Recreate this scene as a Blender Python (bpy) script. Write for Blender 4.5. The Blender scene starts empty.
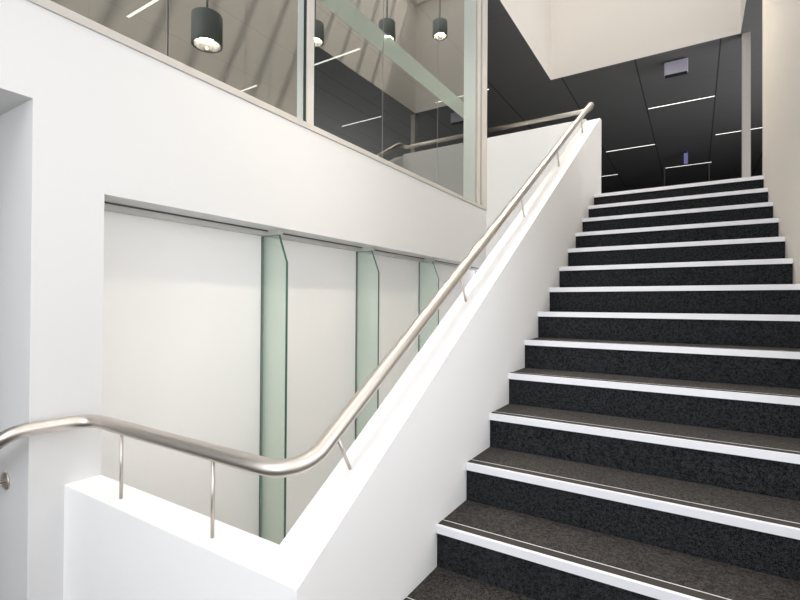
import bpy, bmesh, math, random
from mathutils import Vector, Matrix
random.seed(3)
sc = bpy.context.scene
COL = sc.collection
PI = math.pi

# ------------------------------------------------------------------ materials
def nt(name):
    m = bpy.data.materials.new(name); m.use_nodes = True
    t = m.node_tree; t.nodes.clear()
    out = t.nodes.new('ShaderNodeOutputMaterial')
    return m, t, out

def paint(name, col, rough=.6, bump=.03, scale=60, spec=.3):
    """matt painted surface with a very fine roller texture"""
    m, t, out = nt(name)
    b = t.nodes.new('ShaderNodeBsdfPrincipled')
    b.inputs['Base Color'].default_value = (*col, 1); b.inputs['Roughness'].default_value = rough
    b.inputs['Specular IOR Level'].default_value = spec
    tc = t.nodes.new('ShaderNodeTexCoord'); n = t.nodes.new('ShaderNodeTexNoise')
    n.inputs['Scale'].default_value = scale; n.inputs['Detail'].default_value = 3
    bp = t.nodes.new('ShaderNodeBump'); bp.inputs['Strength'].default_value = bump; bp.inputs['Distance'].default_value = .002
    t.links.new(tc.outputs['Object'], n.inputs['Vector']); t.links.new(n.outputs['Fac'], bp.inputs['Height'])
    t.links.new(bp.outputs['Normal'], b.inputs['Normal']); t.links.new(b.outputs[0], out.inputs[0])
    return m

def carpet(name, dark, light):
    m, t, out = nt(name)
    b = t.nodes.new('ShaderNodeBsdfPrincipled'); b.inputs['Roughness'].default_value = .95
    b.inputs['Specular IOR Level'].default_value = .05
    b.inputs['Sheen Weight'].default_value = .06; b.inputs['Sheen Roughness'].default_value = .4
    tc = t.nodes.new('ShaderNodeTexCoord')
    n = t.nodes.new('ShaderNodeTexNoise'); n.inputs['Scale'].default_value = 75; n.inputs['Detail'].default_value = 6; n.inputs['Roughness'].default_value = .85
    n2 = t.nodes.new('ShaderNodeTexNoise'); n2.inputs['Scale'].default_value = 330; n2.inputs['Detail'].default_value = 3
    mx = t.nodes.new('ShaderNodeMath'); mx.operation = 'MULTIPLY_ADD'; mx.inputs[1].default_value = .55
    t.links.new(tc.outputs['Object'], n.inputs['Vector']); t.links.new(tc.outputs['Object'], n2.inputs['Vector'])
    m2 = t.nodes.new('ShaderNodeMath'); m2.operation = 'MULTIPLY'; m2.inputs[1].default_value = .45
    t.links.new(n2.outputs['Fac'], m2.inputs[0])
    t.links.new(n.outputs['Fac'], mx.inputs[0]); t.links.new(m2.outputs[0], mx.inputs[2])
    r = t.nodes.new('ShaderNodeValToRGB')
    r.color_ramp.elements[0].position = .43; r.color_ramp.elements[0].color = (*dark, 1)
    r.color_ramp.elements[1].position = .575; r.color_ramp.elements[1].color = (*light, 1)
    t.links.new(mx.outputs[0], r.inputs['Fac']); t.links.new(r.outputs[0], b.inputs['Base Color'])
    bp = t.nodes.new('ShaderNodeBump'); bp.inputs['Strength'].default_value = .5; bp.inputs['Distance'].default_value = .006
    t.links.new(n.outputs['Fac'], bp.inputs['Height']); t.links.new(bp.outputs['Normal'], b.inputs['Normal'])
    t.links.new(b.outputs[0], out.inputs[0])
    return m

def metal(name, col, rough, aniso=0.):
    m, t, out = nt(name)
    b = t.nodes.new('ShaderNodeBsdfPrincipled'); b.inputs['Metallic'].default_value = 1
    b.inputs['Base Color'].default_value = (*col, 1); b.inputs['Roughness'].default_value = rough
    tc = t.nodes.new('ShaderNodeTexCoord'); n = t.nodes.new('ShaderNodeTexNoise')
    n.inputs['Scale'].default_value = 130; n.inputs['Detail'].default_value = 2
    mr = t.nodes.new('ShaderNodeMapRange'); mr.inputs['To Min'].default_value = rough - .06; mr.inputs['To Max'].default_value = rough + .08
    t.links.new(tc.outputs['Object'], n.inputs['Vector']); t.links.new(n.outputs['Fac'], mr.inputs['Value'])
    t.links.new(mr.outputs[0], b.inputs['Roughness'])
    t.links.new(b.outputs[0], out.inputs[0])
    return m

def emit(name, col, s):
    m, t, out = nt(name)
    e = t.nodes.new('ShaderNodeEmission'); e.inputs[0].default_value = (*col, 1); e.inputs[1].default_value = s
    t.links.new(e.outputs[0], out.inputs[0]); return m

def sheet_glass(name, tint, refl, rough=0.0, body=None, bodyfac=0.):
    """clear / tinted / coated sheet glass: straight transmission + mirror coat (+ optional frosting)"""
    m, t, out = nt(name)
    tr = t.nodes.new('ShaderNodeBsdfTransparent'); tr.inputs[0].default_value = (*tint, 1)
    last = tr
    if body:
        d = t.nodes.new('ShaderNodeBsdfDiffuse'); d.inputs[0].default_value = (*body, 1)
        tl = t.nodes.new('ShaderNodeBsdfTranslucent'); tl.inputs[0].default_value = (*body, 1)
        md = t.nodes.new('ShaderNodeMixShader'); md.inputs[0].default_value = .4
        t.links.new(d.outputs[0], md.inputs[1]); t.links.new(tl.outputs[0], md.inputs[2])
        mb = t.nodes.new('ShaderNodeMixShader'); mb.inputs[0].default_value = bodyfac
        t.links.new(tr.outputs[0], mb.inputs[1]); t.links.new(md.outputs[0], mb.inputs[2]); last = mb
    if refl > 0:
        g = t.nodes.new('ShaderNodeBsdfGlossy'); g.inputs['Color'].default_value = (.97, .97, .93, 1); g.inputs['Roughness'].default_value = rough
        lw = t.nodes.new('ShaderNodeLayerWeight'); lw.inputs['Blend'].default_value = .35
        mr = t.nodes.new('ShaderNodeMapRange'); mr.inputs['To Min'].default_value = refl; mr.inputs['To Max'].default_value = min(1, refl + .5)
        t.links.new(lw.outputs['Fresnel'], mr.inputs['Value'])
        mg = t.nodes.new('ShaderNodeMixShader')
        t.links.new(mr.outputs[0], mg.inputs[0]); t.links.new(last.outputs[0], mg.inputs[1]); t.links.new(g.outputs[0], mg.inputs[2]); last = mg
    t.links.new(last.outputs[0], out.inputs[0])
    return m

def ceiling_tiles(name):
    """charcoal ceiling boards, 1.17 m wide, thin darker joints"""
    m, t, out = nt(name)
    b = t.nodes.new('ShaderNodeBsdfPrincipled'); b.inputs['Roughness'].default_value = .75; b.inputs['Specular IOR Level'].default_value = .25
    tc = t.nodes.new('ShaderNodeTexCoord'); sp = t.nodes.new('ShaderNodeSeparateXYZ')
    t.links.new(tc.outputs['Object'], sp.inputs[0])
    def joint(axis, pitch, off, w):
        a = t.nodes.new('ShaderNodeMath'); a.operation = 'ADD'; a.inputs[1].default_value = off + 100 * pitch
        t.links.new(sp.outputs[axis], a.inputs[0])
        md = t.nodes.new('ShaderNodeMath'); md.operation = 'MODULO'; md.inputs[1].default_value = pitch
        t.links.new(a.outputs[0], md.inputs[0])
        lt = t.nodes.new('ShaderNodeMath'); lt.operation = 'LESS_THAN'; lt.inputs[1].default_value = w
        t.links.new(md.outputs[0], lt.inputs[0]); return lt
    jx = joint('X', 1.17, -.03, .022); jy = joint('Y', 1.2, -.05, .014)
    mxx = t.nodes.new('ShaderNodeMath'); mxx.operation = 'MAXIMUM'
    jf = t.nodes.new('ShaderNodeMath'); jf.operation = 'MULTIPLY'; jf.inputs[1].default_value = .25
    t.links.new(jy.outputs[0], jf.inputs[0])
    t.links.new(jx.outputs[0], mxx.inputs[0]); t.links.new(jf.outputs[0], mxx.inputs[1])
    n = t.nodes.new('ShaderNodeTexNoise'); n.inputs['Scale'].default_value = 3; n.inputs['Detail'].default_value = 4
    mp = t.nodes.new('ShaderNodeMapping'); mp.inputs['Scale'].default_value = (1, 8, 1)
    t.links.new(tc.outputs['Object'], mp.inputs[0]); t.links.new(mp.outputs[0], n.inputs['Vector'])
    r = t.nodes.new('ShaderNodeValToRGB')
    r.color_ramp.elements[0].position = .35; r.color_ramp.elements[0].color = (.196, .196, .198, 1)
    r.color_ramp.elements[1].position = .65; r.color_ramp.elements[1].color = (.204, .203, .203, 1)
    t.links.new(n.outputs['Fac'], r.inputs[0])
    mc = t.nodes.new('ShaderNodeMix'); mc.data_type = 'RGBA'
    mc.inputs[7].default_value = (.075, .075, .075, 1)
    t.links.new(mxx.outputs[0], mc.inputs[0]); t.links.new(r.outputs[0], mc.inputs[6])
    t.links.new(mc.outputs[2], b.inputs['Base Color']); t.links.new(b.outputs[0], out.inputs[0])
    return m

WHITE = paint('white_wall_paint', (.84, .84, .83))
LEFTWHITE = paint('left_wall_white_dimmed', (.70, .70, .70))  # same white, darkened to even out strong light on the left wall
STAIRWHITE = paint('stair_wall_white_lifted', (.91, .905, .90))  # same white, lightened to make up for weak light on the stair wall
WARM = paint('warm_white_paint', (.80, .76, .705))
PANEL = paint('white_back_painted_panel', (.90, .89, .88), rough=.4, bump=0., spec=.4)
GREYPAINT = paint('grey_trim_paint', (.40, .385, .36), rough=.5)
FRAME = paint('cream_frame_paint', (.62, .585, .545), rough=.4)
DARKPAINT = paint('charcoal_paint', (.03, .03, .03), rough=.7)
BRACKET = paint('bracket_paint', (.55, .55, .52), rough=.4)
SEAL = paint('black_silicone', (.03, .04, .035), rough=.5)
CARPET = carpet('brown_lit_tread_carpet', (.004, .0035, .003), (.090, .080, .071))  # tread carpet, browner and lighter: warm light from above put into the colour
RISER = carpet('blue_shaded_riser_carpet', (.002, .003, .004), (.042, .044, .047))  # same carpet, darker and bluer: the shade on the risers put into the colour
CARPETPALE = carpet('office_carpet', (.3, .29, .27), (.45, .44, .42))  # unseen floor kept pale to bounce light onto the ceiling
STEEL = metal('brushed_stainless', (.66, .61, .555), .38)
ALU = paint('anodised_nosing', (.80, .80, .835), rough=.35, bump=0, spec=.5)
GRIP = paint('dark_grip_insert', (.058, .052, .045), rough=.9, bump=.4, scale=400, spec=.1)
PENDANT = paint('graphite_powdercoat', (.30, .34, .33), rough=.5, scale=300)
CHROME = paint('lamp_inner_black', (.006, .006, .006), rough=.5, bump=0, spec=.1)
TUBE = emit('lamp_white', (1., .97, .9), 2.0)
LED = emit('lamp_warm', (1., .88, .62), 4)
LEDRING = emit('lamp_ring', (1., .90, .76), 560)
TILES = ceiling_tiles('charcoal_ceiling_tiles')
COATED = sheet_glass('coated_glass', (.55, .58, .55), .31)
CLEAR = sheet_glass('clear_glass', (.985, .985, .985), 0.)
FROST = sheet_glass('frosted_band', (.88, .94, .89), .0, body=(.75, .79, .73), bodyfac=.40)
EDGEBAND = sheet_glass('pale_edge_band', (.8, .87, .83), .0, body=(.82, .87, .84), bodyfac=.8)
FIN = sheet_glass('green_fin_glass', (.90, .955, .925), .02, body=(.78, .87, .82), bodyfac=.16)
FINEDGE = paint('green_glass_edge', (.05, .12, .09), rough=.15, bump=0, spec=.5)
SIGN = paint('pale_lilac_plastic', (.60, .58, .72), rough=.4)

# ------------------------------------------------------------------ mesh helpers
class MB:
    def __init__(s): s.bm = bmesh.new(); s.mats = []
    def mi(s, m):
        if m not in s.mats: s.mats.append(m)
        return s.mats.index(m)
    def box(s, x0, x1, y0, y1, z0, z1, m):
        v = [s.bm.verts.new((x, y, z)) for x in (x0, x1) for y in (y0, y1) for z in (z0, z1)]
        idx = self_i = s.mi(m)
        for f in ((0, 1, 3, 2), (4, 6, 7, 5), (0, 4, 5, 1), (2, 3, 7, 6), (0, 2, 6, 4), (1, 5, 7, 3)):
            s.bm.faces.new([v[i] for i in f]).material_index = idx
        return v
    def prism(s, pts, axis, a, b, m, edge=None):
        """extrude a polygon; axis 'X': pts are (y,z); 'Y': (x,z); 'Z': (x,y)"""
        def P(p, t):
            return {'X': (t, p[0], p[1]), 'Y': (p[0], t, p[1]), 'Z': (p[0], p[1], t)}[axis]
        A = [s.bm.verts.new(P(p, a)) for p in pts]; B = [s.bm.verts.new(P(p, b)) for p in pts]
        i = s.mi(m); e = s.mi(edge) if edge else i
        s.bm.faces.new(A).material_index = i; s.bm.faces.new(B[::-1]).material_index = i
        n = len(pts)
        for k in range(n):
            s.bm.faces.new((A[k], B[k], B[(k+1) % n], A[(k+1) % n])).material_index = e
    def tube(s, path, r, m, n=20, cap=True):
        i = s.mi(m); path = [Vector(p) for p in path]; rings = []
        t0 = (path[1] - path[0]).normalized()
        nrm = t0.cross(Vector((0, 0, 1)))
        if nrm.length < .01: nrm = t0.cross(Vector((0, 1, 0)))
        nrm.normalize(); prev = t0
        for k, p in enumerate(path):
            if k == 0: t = t0
            elif k == len(path)-1: t = (path[-1]-path[-2]).normalized()
            else: t = ((path[k+1]-p).normalized() + (p-path[k-1]).normalized()).normalized()
            q = prev.rotation_difference(t); nrm = q @ nrm; prev = t
            bn = t.cross(nrm)
            rings.append([s.bm.verts.new(p + r*(math.cos(2*PI*j/n)*nrm + math.sin(2*PI*j/n)*bn)) for j in range(n)])
        for a, b in zip(rings, rings[1:]):
            for j in range(n):
                f = s.bm.faces.new((a[j], a[(j+1) % n], b[(j+1) % n], b[j])); f.material_index = i; f.smooth = True
        if cap:
            for R in (rings[0][::-1], rings[-1]):
                s.bm.faces.new(R).material_index = i
    def lathe(s, prof, m, c=(0, 0, 0), n=36, smooth=True):
        """closed ring of (r,z) points turned round Z"""
        i = s.mi(m); rings = []
        for r, z in prof:
            if r < 1e-6: rings.append([s.bm.verts.new((c[0], c[1], c[2]+z))])
            else: rings.append([s.bm.verts.new((c[0]+r*math.cos(2*PI*j/n), c[1]+r*math.sin(2*PI*j/n), c[2]+z)) for j in range(n)])
        for a, b in zip(rings, rings[1:]):
            for j in range(n):
                k = (j+1) % n
                vs = [a[j % len(a)], a[k % len(a)], b[k % len(b)], b[j % len(b)]]
                u = []
                for v in vs:
                    if v not in u: u.append(v)
                if len(u) > 2:
                    f = s.bm.faces.new(u); f.material_index = i; f.smooth = smooth
    def build(s, name, parent=None, bevel=0., loc=None):
        bmesh.ops.recalc_face_normals(s.bm, faces=s.bm.faces)
        me = bpy.data.meshes.new(name); s.bm.to_mesh(me); s.bm.free()
        for m in s.mats: me.materials.append(m)
        o = bpy.data.objects.new(name, me); COL.objects.link(o)
        if parent: o.parent = parent
        if loc: o.location = loc
        if bevel:
            b = o.modifiers.new('bevel', 'BEVEL'); b.width = bevel; b.segments = 2; b.limit_method = 'ANGLE'; b.angle_limit = .6
            b.harden_normals = False
        return o

def box(name, dims, m, parent=None, bevel=0.):
    b = MB(); b.box(*dims, m); return b.build(name, parent, bevel)
def tag(o, label=None, cat=None, group=None, kind=None):
    if label: o['label'] = label
    if cat: o['category'] = cat
    if group: o['group'] = group
    if kind: o['kind'] = kind
    return o
def empty(name, loc=(0, 0, 0)):
    o = bpy.data.objects.new(name, None); COL.objects.link(o); o.location = loc; o.empty_display_size = .1
    return o
def bez(p0, p1, p2, p3, n=10):
    p0, p1, p2, p3 = map(Vector, (p0, p1, p2, p3))
    return [(1-t)**3*p0 + 3*(1-t)**2*t*p1 + 3*(1-t)*t*t*p2 + t**3*p3 for t in [k/n for k in range(n+1)]]
def structure(o, label, cat): return tag(o, label, cat, kind='structure')

# ------------------------------------------------------------------ key sizes (metres)
G, R_, W = .28745, .17, 1.3945          # going, riser, stair width
XW = -1.319                             # face of the left wall
XP = -1.55                              # recessed panels
ZF = 13*R_                              # upper floor 2.21
ZC = 5.12                               # dark ceiling
ZL = -3*R_                              # lower landing
ZR = 7.4                                # added unseen roof light
YB = 4.1                                # gallery balustrade face
SL = .6130                              # slope of the stair wall
def ztop(y): return .304 + SL*(y+.495)

# ------------------------------------------------------------------ setting
b = MB()
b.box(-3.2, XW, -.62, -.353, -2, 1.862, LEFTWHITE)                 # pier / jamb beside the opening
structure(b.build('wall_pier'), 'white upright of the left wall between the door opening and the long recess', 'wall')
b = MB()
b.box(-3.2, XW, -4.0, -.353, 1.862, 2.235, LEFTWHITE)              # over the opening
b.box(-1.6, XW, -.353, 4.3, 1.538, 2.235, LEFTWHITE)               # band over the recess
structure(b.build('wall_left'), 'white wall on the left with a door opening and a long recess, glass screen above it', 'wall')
structure(box('wall_passage_side', (-3.2, XW, -4.0, -2.3, ZL-.2, 1.862), WHITE), 'white wall on the near side of the door opening', 'wall')
structure(box('wall_passage', (-3.3, -3.2, -2.3, -.62, ZL-.2, 1.862), WHITE), 'end wall of the passage behind the opening in the white left wall', 'wall')
b = MB(); b.box(W, W+.22, .8, 3.86, -1.2, ZR, WARM); b.box(W, W+.22, -4.0, .8, 3.0, ZR, WARM)
b.box(W, W+.22, -4.0, .8, -1.2, .55, WARM); b.box(W, W+.22, -2.1, -1.7, .55, 3.0, WARM); b.box(W, W+.22, -4.0, -3.8, .55, 3.0, WARM)
structure(b.build('wall_right', bevel=.003), 'plain off-white wall along the right edge of the stairs', 'wall')
b = MB()                                                         # back wall behind the camera with the opening for the added window
b.box(-3.2, W, -4.15, -4.0, -1.2, -.1, WHITE); b.box(-3.2, -1.2, -4.15, -4.0, -.1, ZF, WHITE)
b.box(-1.2, W, -4.15, -4.0, 5.6, ZR, WARM); b.box(-1.32, -1.2, -4.15, -4.0, ZF, ZR, WARM)
structure(b.build('wall_back'), 'wall behind the landing with an added tall window', 'wall')
b = MB()                                                         # light well above the dark ceiling
Z1 = ZC+.006
b.box(-1.5, XW, -4.0, 7.30, Z1, ZR, WARM); b.box(XW, 1.455, 7.15, 7.30, Z1, ZR, WARM); b.box(1.455, 1.62, 3.8, 7.30, Z1, ZR, WARM)
structure(b.build('wall_lightwell'), 'cream walls of the light well rising above the dark ceiling over the stairs', 'wall')
# balustrade walls
b = MB(); b.box(XW, -.145, -.495, -.355, -2, .304, STAIRWHITE)
prof = [(-.495, -2), (-.495, .304), (YB, ztop(YB)), (YB+.1, ztop(YB)+.015), (YB+.1, -2)]
b.prism(prof, 'X', -.145, 0, STAIRWHITE)
structure(b.build('wall_stair'), 'low white wall that crosses the landing and climbs beside the stairs under the handrail', 'stair wall')
structure(box('wall_gallery', (XW, -.145, YB, YB+.14, -2, 3.145), WHITE, bevel=.003), 'white wall at the head of the stair void behind the rising handrail', 'gallery wall')
# floors
structure(box('floor_landing', (-3.2, W, -4.0, -2*G+.012, ZL-.2, ZL), CARPET), 'dark carpeted landing at the foot of the stairs', 'floor')
structure(box('floor_lower', (-1.6, -.145, -.355, 4.3, -1.75, -1.6), WHITE), 'floor at the bottom of the void behind the stair wall', 'floor')
b = MB()
b.box(0, 5, 14*G+.012, 20, 1.95, ZF-.001, CARPETPALE); b.box(-9, 0, YB+.14, 20, 1.95, ZF-.001, CARPETPALE); b.box(-9, -1.6, -4, YB+.14, 1.95, ZF-.03, CARPETPALE)
structure(b.build('floor_upper'), 'pale floor of the upper storey beyond the top step', 'floor')
b = MB()
b.box(-9, XW, -4, 20, ZC, ZC+.005, TILES); b.box(XW, 5, 7.15, 20, ZC, ZC+.005, TILES); b.box(1.455, 5, 3.8, 7.15, ZC, ZC+.005, TILES)
structure(b.build('ceiling'), 'charcoal tiled ceiling of the upper storey with thin strip lights', 'ceiling')
structure(box('wall_far', (-9, 5, 20, 20.15, ZF, ZC), DARKPAINT), 'dark wall at the far end of the upper storey', 'wall')
b = MB(); b.box(-9.15, -9, -4, 20, ZF, ZC, DARKPAINT); b.box(-9, -1.5, -4.15, -4, ZF, ZC, DARKPAINT); b.box(5, 5.15, 3.6, 20, ZF, ZC, DARKPAINT); b.box(W+.22, 5, 3.6, 3.75, ZF, ZC, DARKPAINT)
structure(b.build('wall_office'), 'dark side walls of the upper storey', 'wall')
structure(box('column', (1.472, 1.575, 7.16, 7.27, ZF, ZC), FRAME, bevel=.004), 'slim pale column standing at the top of the stairs under the dark ceiling', 'column')
structure(box('trim_1', (.10, .135, 14.38, 14.42, ZF, ZC), paint('dim_post_paint', (.12, .12, .11))), 'thin grey upright of a partition deep in the dark upper storey, under the left end of a far strip light', 'partition post')
structure(box('trim_2', (1.20, 1.235, 14.38, 14.42, ZF, ZC), paint('dim_post_paint', (.12, .12, .11))), 'thin grey upright of a partition deep in the dark upper storey, under the right end of a far strip light', 'partition post')

# unseen roof light added over the stairs; its slats stripe the wall with shadow
w3 = structure(empty('added_window_3', (0, 0, ZR)), 'unseen slatted roof light added above the stairs', 'roof light')
b = MB()
b.box(-1.5, XW+.08, -4.15, 7.3, 0, .2, WARM); b.box(1.37, 1.62, -4.15, 7.3, 0, .2, WARM); b.box(XW+.08, 1.37, 7.07, 7.3, 0, .2, WARM); b.box(XW+.08, 1.37, -4.15, -3.9, 0, .2, WARM)
b.build('frame', w3)  # frame of the added roof light
b = MB()
y = -3.66
while y < 7:
    b.box(XW+.08, 1.37, y, y+.06, .04, .13, WARM); y += .46
b.build('added_slats', w3)

# unseen window added behind the landing to let in front light
w4 = structure(empty('added_window_4', (0, -4.08, 0)), 'unseen tall window added in the wall behind the landing for light', 'window')
b = MB()
for x in (-1.2, .06, W-.06): b.box(x, x+.06, -.04, .04, -.1, 5.6, FRAME)
for z in (-.1, 2.4, 5.54): b.box(-1.2, W, -.04, .04, z, z+.06, FRAME)
b.build('frame', w4)  # frame of the added landing window
for x0, x1 in ((-1.14, .06), (.12, W-.06)):
    for z0, z1 in ((-.04, 2.4), (2.46, 5.54)):
        b = MB(); b.box(x0, x1, -.006, .006, z0, z1, CLEAR); b.build('pane', w4)  # panes of the added landing window

# ------------------------------------------------------------------ glass screen on the left wall (window_1)
w1 = structure(empty('window_1', (XW, 2, 2.235)), 'tall reflective glass screen on top of the white left wall with cream posts and a frosted band', 'glass screen')
def at(o):                                                       # parts are modelled in world space
    o.matrix_parent_inverse = Matrix.Translation(w1.location).inverted(); return o
at(tag(box('sill', (-1.42, -1.310, -4, 4.12, 2.236, 2.275), paint('sill_metal', (.55, .52, .48), rough=.45), w1, .002), 'thin cream metal sill'))
for y0, y1 in ((-4, -.055), (-.045, .91), (.985, 1.845), (1.853, 2.84), (2.848, 3.825)):
    b = MB()
    v = b.box(-1.357, -1.345, y0, y1, 2.275, ZC, CLEAR)
    ic = b.mi(COATED); ie = b.mi(FINEDGE)
    b.bm.faces.ensure_lookup_table()
    for f in b.bm.faces:
        f.normal_update()
        c = f.calc_center_median()
        if abs(c.x+1.345) < 1e-5: f.material_index = ic
        elif abs(c.y-y0) < 1e-5 or abs(c.y-y1) < 1e-5: f.material_index = b.mi(GREYPAINT)
    at(b.build('pane', w1))
for y0, y1, x1 in ((.915, .98, -1.318), (3.83, 3.92, -1.322), (3.94, 4.098, -1.310)):
    at(tag(box('post', (-1.40, x1, y0, y1, 2.275, ZC), FRAME, w1, .003), 'cream metal post'))
at(box('dark_joint', (-1.36, -1.328, 3.92, 3.94, 2.275, ZC), SEAL, w1)); at(box('dark_joint', (-1.36, -1.330, .905, .915, 2.275, ZC), SEAL, w1))
for y0, y1 in ((3.475, 3.815), (.845, .902)):
    at(tag(box('edge_band', (-1.3444, -1.3434, y0, y1, 2.276, ZC), EDGEBAND, w1), 'pale green upright band on the glass beside a post'))
for y0, y1 in ((.985, 1.845), (1.853, 2.84), (2.848, 3.474)):
    at(tag(box('frosted_band', (-1.3445, -1.3435, y0, y1, 3.18, 3.365), FROST, w1), 'pale green frosted safety band'))

# ------------------------------------------------------------------ recess under it (window_2) and its glass fins
w2 = structure(empty('window_2', (XP, 1.7, 0)), 'row of smooth white panels set in the long recess of the left wall', 'wall panels')
FY = [.745, 1.772, 2.838, 3.88]
ys = [-.353] + FY + [4.3]
for i in range(5):
    o = box('panel', (XP-.05, XP, ys[i]+(.004 if i else 0), ys[i+1]-.004, -1.6, 1.53), PANEL, w2)
    o.matrix_parent_inverse = Matrix.Translation(w2.location).inverted()
o = tag(box('head_rail', (XP, -1.485, -.353, 4.3, 1.507, 1.5375), paint('head_rail_grey', (.60, .59, .56)), w2), 'grey rail along the panel tops')
o.matrix_parent_inverse = Matrix.Translation(w2.location).inverted()
o = box('shadow_gap', (-1.485, -1.472, -.353, 4.3, 1.531, 1.5375), paint('slot_grey', (.10, .10, .09)), w2); o.matrix_parent_inverse = Matrix.Translation(w2.location).inverted()
fl = ['green glass fin in the wall recess, nearest the low landing wall', 'second green glass fin in the wall recess, half hidden by the sloping handrail',
      'third green glass fin in the wall recess, its lower half behind the handrail', None]
for k, y in enumerate(FY[:3]):
    t = tag(empty('glass_fin', (XP, y, -1.6)), fl[k], 'glass fin', 'glass fins in the wall recess')
    h = 1.6
    b = MB()
    pts = [(.0042, 0), (.229, 0), (.229, 1.325+h), (.158, 1.506+h), (.0042, 1.506+h)]
    b.prism(pts, 'Y', -.0095, .0095, FIN, edge=FINEDGE)
    o = b.build('blade', t)
    o2 = MB(); o2.box(.0, .004, -.0105, .0105, 0, 1.506+h, SEAL); tag(o2.build('seal', t), 'dark seal along the back edge')
    b = MB(); b.box(.066, .170, -.022, .022, 1.5075+h, 1.538+h, BRACKET); tag(b.build('head_bracket', t, .002), 'white bracket at the fin head')

# ------------------------------------------------------------------ staircase
st = tag(empty('staircase', (W/2, 0, 0)), 'straight flight of charcoal carpeted stairs with white metal nosings', 'staircase')
inv = Matrix.Translation(st.location).inverted()
for k in range(-2, 14):
    y0, z = k*G, k*R_
    last = k == 13
    zb = max(z-.32, ZL)
    z -= .004
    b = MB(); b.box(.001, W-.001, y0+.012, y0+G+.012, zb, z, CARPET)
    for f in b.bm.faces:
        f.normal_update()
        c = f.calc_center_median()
        if c.z < z-1e-4: f.material_index = b.mi(RISER)  # faces below the tread top take the shaded carpet
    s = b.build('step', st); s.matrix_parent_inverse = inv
    b = MB()
    b.prism([(y0, z-.030), (y0+.0115, z-.030), (y0+.0115, z+.0005), (y0+.0145, z+.0005), (y0+.0145, z+.002), (y0+.001, z+.002), (y0, z+.001)], 'X', .001, W-.001, ALU)
    b.box(.001, W-.001, y0+.0575, y0+.0612, z+.0003, z+.0016, ALU)
    n = tag(b.build('nosing', s), 'white metal stair nosing')
    b = MB(); b.box(.001, W-.001, y0+.0146, y0+.0573, z+.0003, z+.0012, GRIP)
    g = tag(b.build('grip_strip', s), 'dark ribbed grip strip')

# ------------------------------------------------------------------ handrail
hr = tag(empty('handrail', (-.088, -.44, .304)), 'round brushed steel handrail on thin posts along the top of the white stair wall', 'handrail')
hinv = Matrix.Translation(hr.location).inverted()
RS = .6113
def zr(y): return .598 + RS*(y+.324)
path = []
path += [Vector((-2.6, -.745, -.16))]
path += bez((-1.40, -.745, .46), (-1.30, -.745, .52), (-1.238, -.735, .578), (-1.237, -.65, .579), 14)
path += bez((-1.236, -.565, .577), (-1.233, -.48, .577), (-1.20, -.44, .577), (-1.12, -.44, .577), 10)
path += bez((-.27, -.44, .577), (-.16, -.44, .577), (-.09, -.425, .565), (-.088, -.315, zr(-.315)), 14)
path += [Vector((-.088, y, zr(y))) for y in (0, 1, 2, 3)]
path += bez((-.088, 4.02, zr(4.02)), (-.088, 4.14, zr(4.14)), (-.088, 4.19, 3.27), (-.18, 4.19, 3.265), 14)
path += [Vector((-1.31, 4.17, 3.262))]
b = MB(); b.tube(path, .0265, STEEL, 28); o = b.build('rail', hr); o.matrix_parent_inverse = hinv
def post(p, q, r=.0062):
    b = MB(); b.tube([p, q], r, STEEL, 12); o = b.build('post', hr); o.matrix_parent_inverse = hinv
for x in (-.985, -.428): post((x, -.44, .304), (x, -.44, .56))
for y in (-.16, .768, 1.71, 2.655, 3.62):                         # square to the slope
    zb = ztop(y); d = .17/(1+SL*SL); post((-.088, y, zb-.002), (-.088, y-d*SL*.9, zb+d*.98))
b = MB()
b.tube([(-1.531, -.627, .318), (-1.531, -.6195, .318)], .036, STEEL, 24)
b.tube([(-1.531, -.627, .318), (-1.531, -.70, .318), (-1.531, -.735, .33), (-1.531, -.745, .36), (-1.531, -.745, .40)], .008, STEEL, 12)
o = tag(b.build('wall_bracket', hr), 'steel bracket with a round wall plate'); o.matrix_parent_inverse = hinv

# ------------------------------------------------------------------ pendants hung in the light well
def pendant_proto():
    t = empty('pendant_lamp')
    r, h = .116, .235
    b = MB()
    b.lathe([(0, h), (r-.006, h), (r, h-.006), (r, 0), (r-.012, 0), (r-.014, .1015), (0, .1015)], PENDANT)
    b.build('body', t)
    b = MB(); b.lathe([(.100, .003), (.100, .099), (.094, .099), (.0965, .05), (.100, .003)], CHROME); b.lathe([(0, .096), (.055, .096), (.055, .101), (0, .101)], CHROME); tag(b.build('sleeve', t), 'dark inner sleeve')
    b = MB(); b.lathe([(.088, .088), (.088, .1), (.058, .1), (.058, .088), (.088, .088)], LEDRING); tag(b.build('lamp_ring', t), 'glowing ring of light')
    for a in (.6, 2.7, 4.8):
        b = MB(); b.lathe([(0, -.012), (.011, -.008), (.015, .002), (.011, .012), (0, .016)], LED, c=(.087*math.cos(a), .087*math.sin(a), .02), n=16)
        tag(b.build('bulb', t), 'small lit bulb')
    return t
pp = [((-.321, .889, 3.213-.122), 'largest graphite cylinder pendant mirrored in the glass, in the pane left of the slim post'),
      ((-.004, 3.892, 4.803-.122), 'graphite pendant mirrored behind the green frosted band of the glass'),
      ((-.17, 5.139, 5.407-.122), 'graphite pendant mirrored in the glass, closest to the end post'),
      ((.609, 3.129, 4.584-.122), 'graphite pendant mirrored in the glass, half cut off by the slim middle post')]
proto = pendant_proto()
for k, (p, lab) in enumerate(pp):
    if k == 0: t = proto
    else:
        t = proto.copy(); COL.objects.link(t)
        for ch in list(proto.children):
            if ch.name.startswith('cord'): continue
            c = ch.copy(); COL.objects.link(c); c.parent = t
    t.location = p; tag(t, lab, 'pendant lamp', 'pendant lamps over the stairs')
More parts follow.
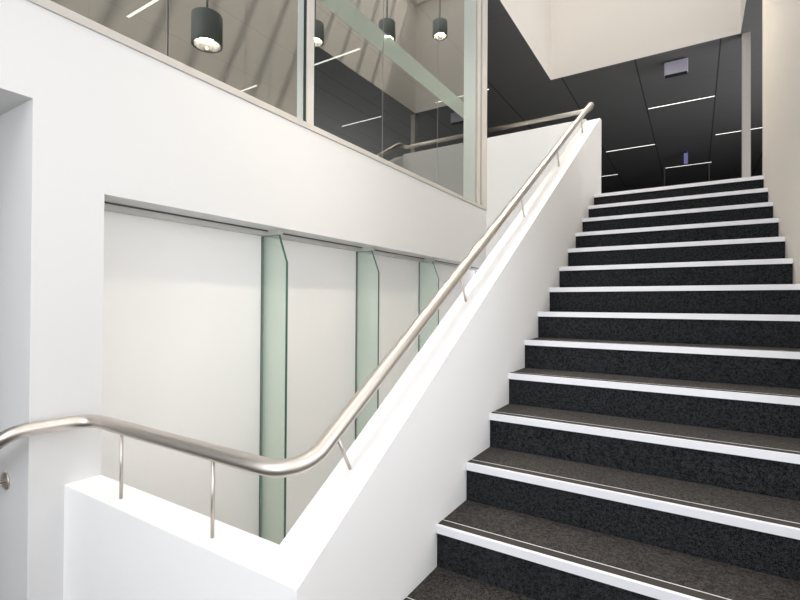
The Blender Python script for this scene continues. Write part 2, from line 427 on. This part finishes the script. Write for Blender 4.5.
for t in [o for o in COL.objects if o.name.startswith('pendant_lamp')]:
    b = MB(); b.tube([(0, 0, .233), (0, 0, ZR+.03-t.location.z)], .009, PENDANT, 10); tag(b.build('stem', t), 'thin dark hanging stem')

# ------------------------------------------------------------------ strip lights in the dark ceiling
def strip_proto():
    t = empty('strip_light')
    b = MB(); b.box(-.575, .575, -.034, -.023, -.012, 0, DARKPAINT); b.box(-.575, .575, .023, .034, -.012, 0, DARKPAINT)
    b.box(-.575, -.565, -.023, .023, -.012, 0, DARKPAINT); b.box(.565, .575, -.023, .023, -.012, 0, DARKPAINT)
    b.build('housing', t)
    b = MB(); b.box(-.565, .565, -.023, .023, -.008, 0, TUBE); tag(b.build('diffuser', t), 'glowing white diffuser')
    return t
ls = [(.635, 9.41, 'strip light in the dark ceiling at the stair head, just below the lilac hanging box'),
      (-.535, 11.87, 'second-row strip light in the dark ceiling, close to the top corner of the stair wall'),
      (1.85, 11.87, 'strip light in the dark ceiling that passes behind the slim pale column'),
      (.70, 14.32, 'faint far strip light right under the small lilac upright in the dark upper storey'),
      (-1.70, 14.32, 'faint far strip light running out from behind the end of the stair wall'),
      (-5.36, 2.12, 'brightest strip light seen through the glass, high in the far left pane'),
      (-4.175, 4.5, 'strip light seen through the glass, crossing the right side of the slim middle post'),
      (-6.56, 4.5, 'short piece of strip light seen through the left pane just above the sill'),
      (-5.36, 6.88, 'strip light seen through the glass in the dark area left of the pane joint'),
      (-2.955, 6.88, 'strip light seen through the glass, broken by the lower end of the frosted band')]
proto = strip_proto()
for k, (x, y, lab) in enumerate(ls):
    if k == 0: t = proto
    else:
        t = proto.copy(); COL.objects.link(t)
        for ch in proto.children:
            c = ch.copy(); COL.objects.link(c); c.parent = t
    t.location = (x, y, ZC); tag(t, lab, 'ceiling light', 'strip lights in the dark ceiling')

# hanging sign boxes
t = tag(empty('sign_box', (.615, 7.52, ZC)), 'blank pale lilac box hanging under the dark ceiling at the head of the stairs', 'sign box')
b = MB(); b.box(-.17, .17, -.05, .05, -.235, -.02, SIGN); b.build('body', t, .012)
b = MB(); b.box(-.16, .16, -.042, .042, -.25, -.235, DARKPAINT); tag(b.build('base', t), 'dark underside')
for x in (-.1, .1):
    b = MB(); b.tube([(x, 0, -.03), (x, 0, 0)], .01, DARKPAINT, 10); b.build('hanger', t)
t = tag(empty('sign_box', (.675, 12.95, ZC)), 'tiny lilac upright box deep in the dark upper storey above a far strip light', 'sign box')
b = MB(); b.box(-.03, .03, -.02, .02, -.04, .0, DARKPAINT); b.build('hanger', t)
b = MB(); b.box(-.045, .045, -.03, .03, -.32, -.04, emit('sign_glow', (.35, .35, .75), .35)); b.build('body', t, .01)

# ------------------------------------------------------------------ camera (solved from the stair geometry)
fw = Vector((-.53299935, .84607735, .00805015)).normalized()
yaw, rol = .56216188, .00623313
rt = Vector((math.cos(yaw), math.sin(yaw), 0)); up = rt.cross(fw)
rt2 = rt*math.cos(rol) + up*math.sin(rol); up2 = -rt*math.sin(rol) + up*math.cos(rol)
cam = bpy.data.cameras.new('camera'); co = bpy.data.objects.new('camera', cam); COL.objects.link(co)
M = Matrix((rt2, up2, -fw)).transposed().to_4x4(); M.translation = Vector((.88799585, -1.40372015, 1.05786422))
co.matrix_world = M
cam.sensor_fit = 'HORIZONTAL'; cam.sensor_width = 36; cam.lens = 468.8125/800*36; cam.shift_y = 1.016/800
cam.clip_start = .05
sc.camera = co

# ------------------------------------------------------------------ light
def area(name, loc, rot, sx, sy, power, col):
    l = bpy.data.lights.new(name, 'AREA'); l.shape = 'RECTANGLE'; l.size = sx; l.size_y = sy; l.energy = power; l.color = col
    o = bpy.data.objects.new(name, l); COL.objects.link(o); o.location = loc; o.rotation_euler = rot; return o
# two unseen windows added in the right wall as side fill
for nm, ya, yb, lab in (('added_window_5', -1.7, .8, 'unseen window added in the right wall beside the foot of the stairs for light'), ('added_window_6', -3.8, -2.1, 'unseen window added in the right wall beside the back of the landing for light')):
    w5 = structure(empty(nm, (W+.11, ya, .55)), lab, 'window')
    b = MB(); L = yb-ya
    for y in (0, L/2-.03, L-.06): b.box(-.03, .03, y, y+.06, 0, 2.45, FRAME)
    for z in (0, 2.39): b.box(-.03, .03, 0, L, z, z+.06, FRAME)
    b.build('frame', w5)  # frame of the added side window
    for ya2 in (.06, L/2+.03):
        b = MB(); b.box(-.006, .006, ya2, ya2+L/2-.09, .06, 2.39, CLEAR); b.build('pane', w5)
# unseen window frame added far right upstairs, to go with the ceiling fill
w7 = structure(empty('added_window_7', (4.96, 5.2, 2.5)), 'unseen window added in the side wall of the dark upper storey for light', 'window')
b = MB()
for y in (0, 2.5, 5.0): b.box(-.04, .04, y, y+.06, 0, 2.2, FRAME)
for z in (0, 2.14): b.box(-.04, .04, 0, 5.06, z, z+.06, FRAME)
b.build('frame', w7)  # frame of the added upstairs window
LP = dict(side=10, office=140, roof=0, back=78, right=3, sun=2.3, world=1.68)
area('roof_fill', (.05, 1.6, ZR+.5), (0, 0, 0), 2.6, 10.5, LP['roof'], (1, .95, .88))  # added fill over the roof light, switched off
area('back_fill', (.1, -4.3, 2.7), (PI/2, 0, 0), 2.5, 5.4, LP['back'], (.88, .93, 1))  # added front fill behind the unseen landing window
area('side_fill', (W+.3, -.45, 1.78), (PI/2, 0, PI/2), 2.4, 2.4, LP['side'], (.97, .985, 1))  # added fill outside the unseen window at the stair foot
area('office_fill', (4.9, 7.7, 3.6), (PI/2, 0, PI/2), 5.0, 2.1, LP['office'], (.95, .97, 1))  # added fill to brighten the upper ceiling, no known source
area('landing_fill', (W+.3, -2.95, 1.78), (PI/2, 0, PI/2), 1.6, 2.4, LP['right'], (.97, .985, 1))  # added fill outside the unseen window at the landing's back
s = bpy.data.lights.new('sun', 'SUN'); s.energy = LP['sun']; s.angle = math.radians(1.6); s.color = (1, .94, .84)
so = bpy.data.objects.new('sun', s); COL.objects.link(so)
so.rotation_euler = Vector((.66, -.385, -1)).to_track_quat('-Z', 'Y').to_euler(); so.location = (0, 3, 12)
wd = bpy.data.worlds.new('sky'); wd.use_nodes = True; sc.world = wd
bg = wd.node_tree.nodes['Background']; bg.inputs[0].default_value = (.95, .965, 1, 1); bg.inputs[1].default_value = LP['world']

sc.view_settings.view_transform = 'Standard'; sc.view_settings.look = 'None'
sc.view_settings.gamma = 1; sc.view_settings.use_curve_mapping = False; sc.view_settings.exposure = .23
sc.cycles.max_bounces = 12; sc.cycles.transparent_max_bounces = 24; sc.cycles.diffuse_bounces = 6
sc.cycles.sample_clamp_indirect = 8
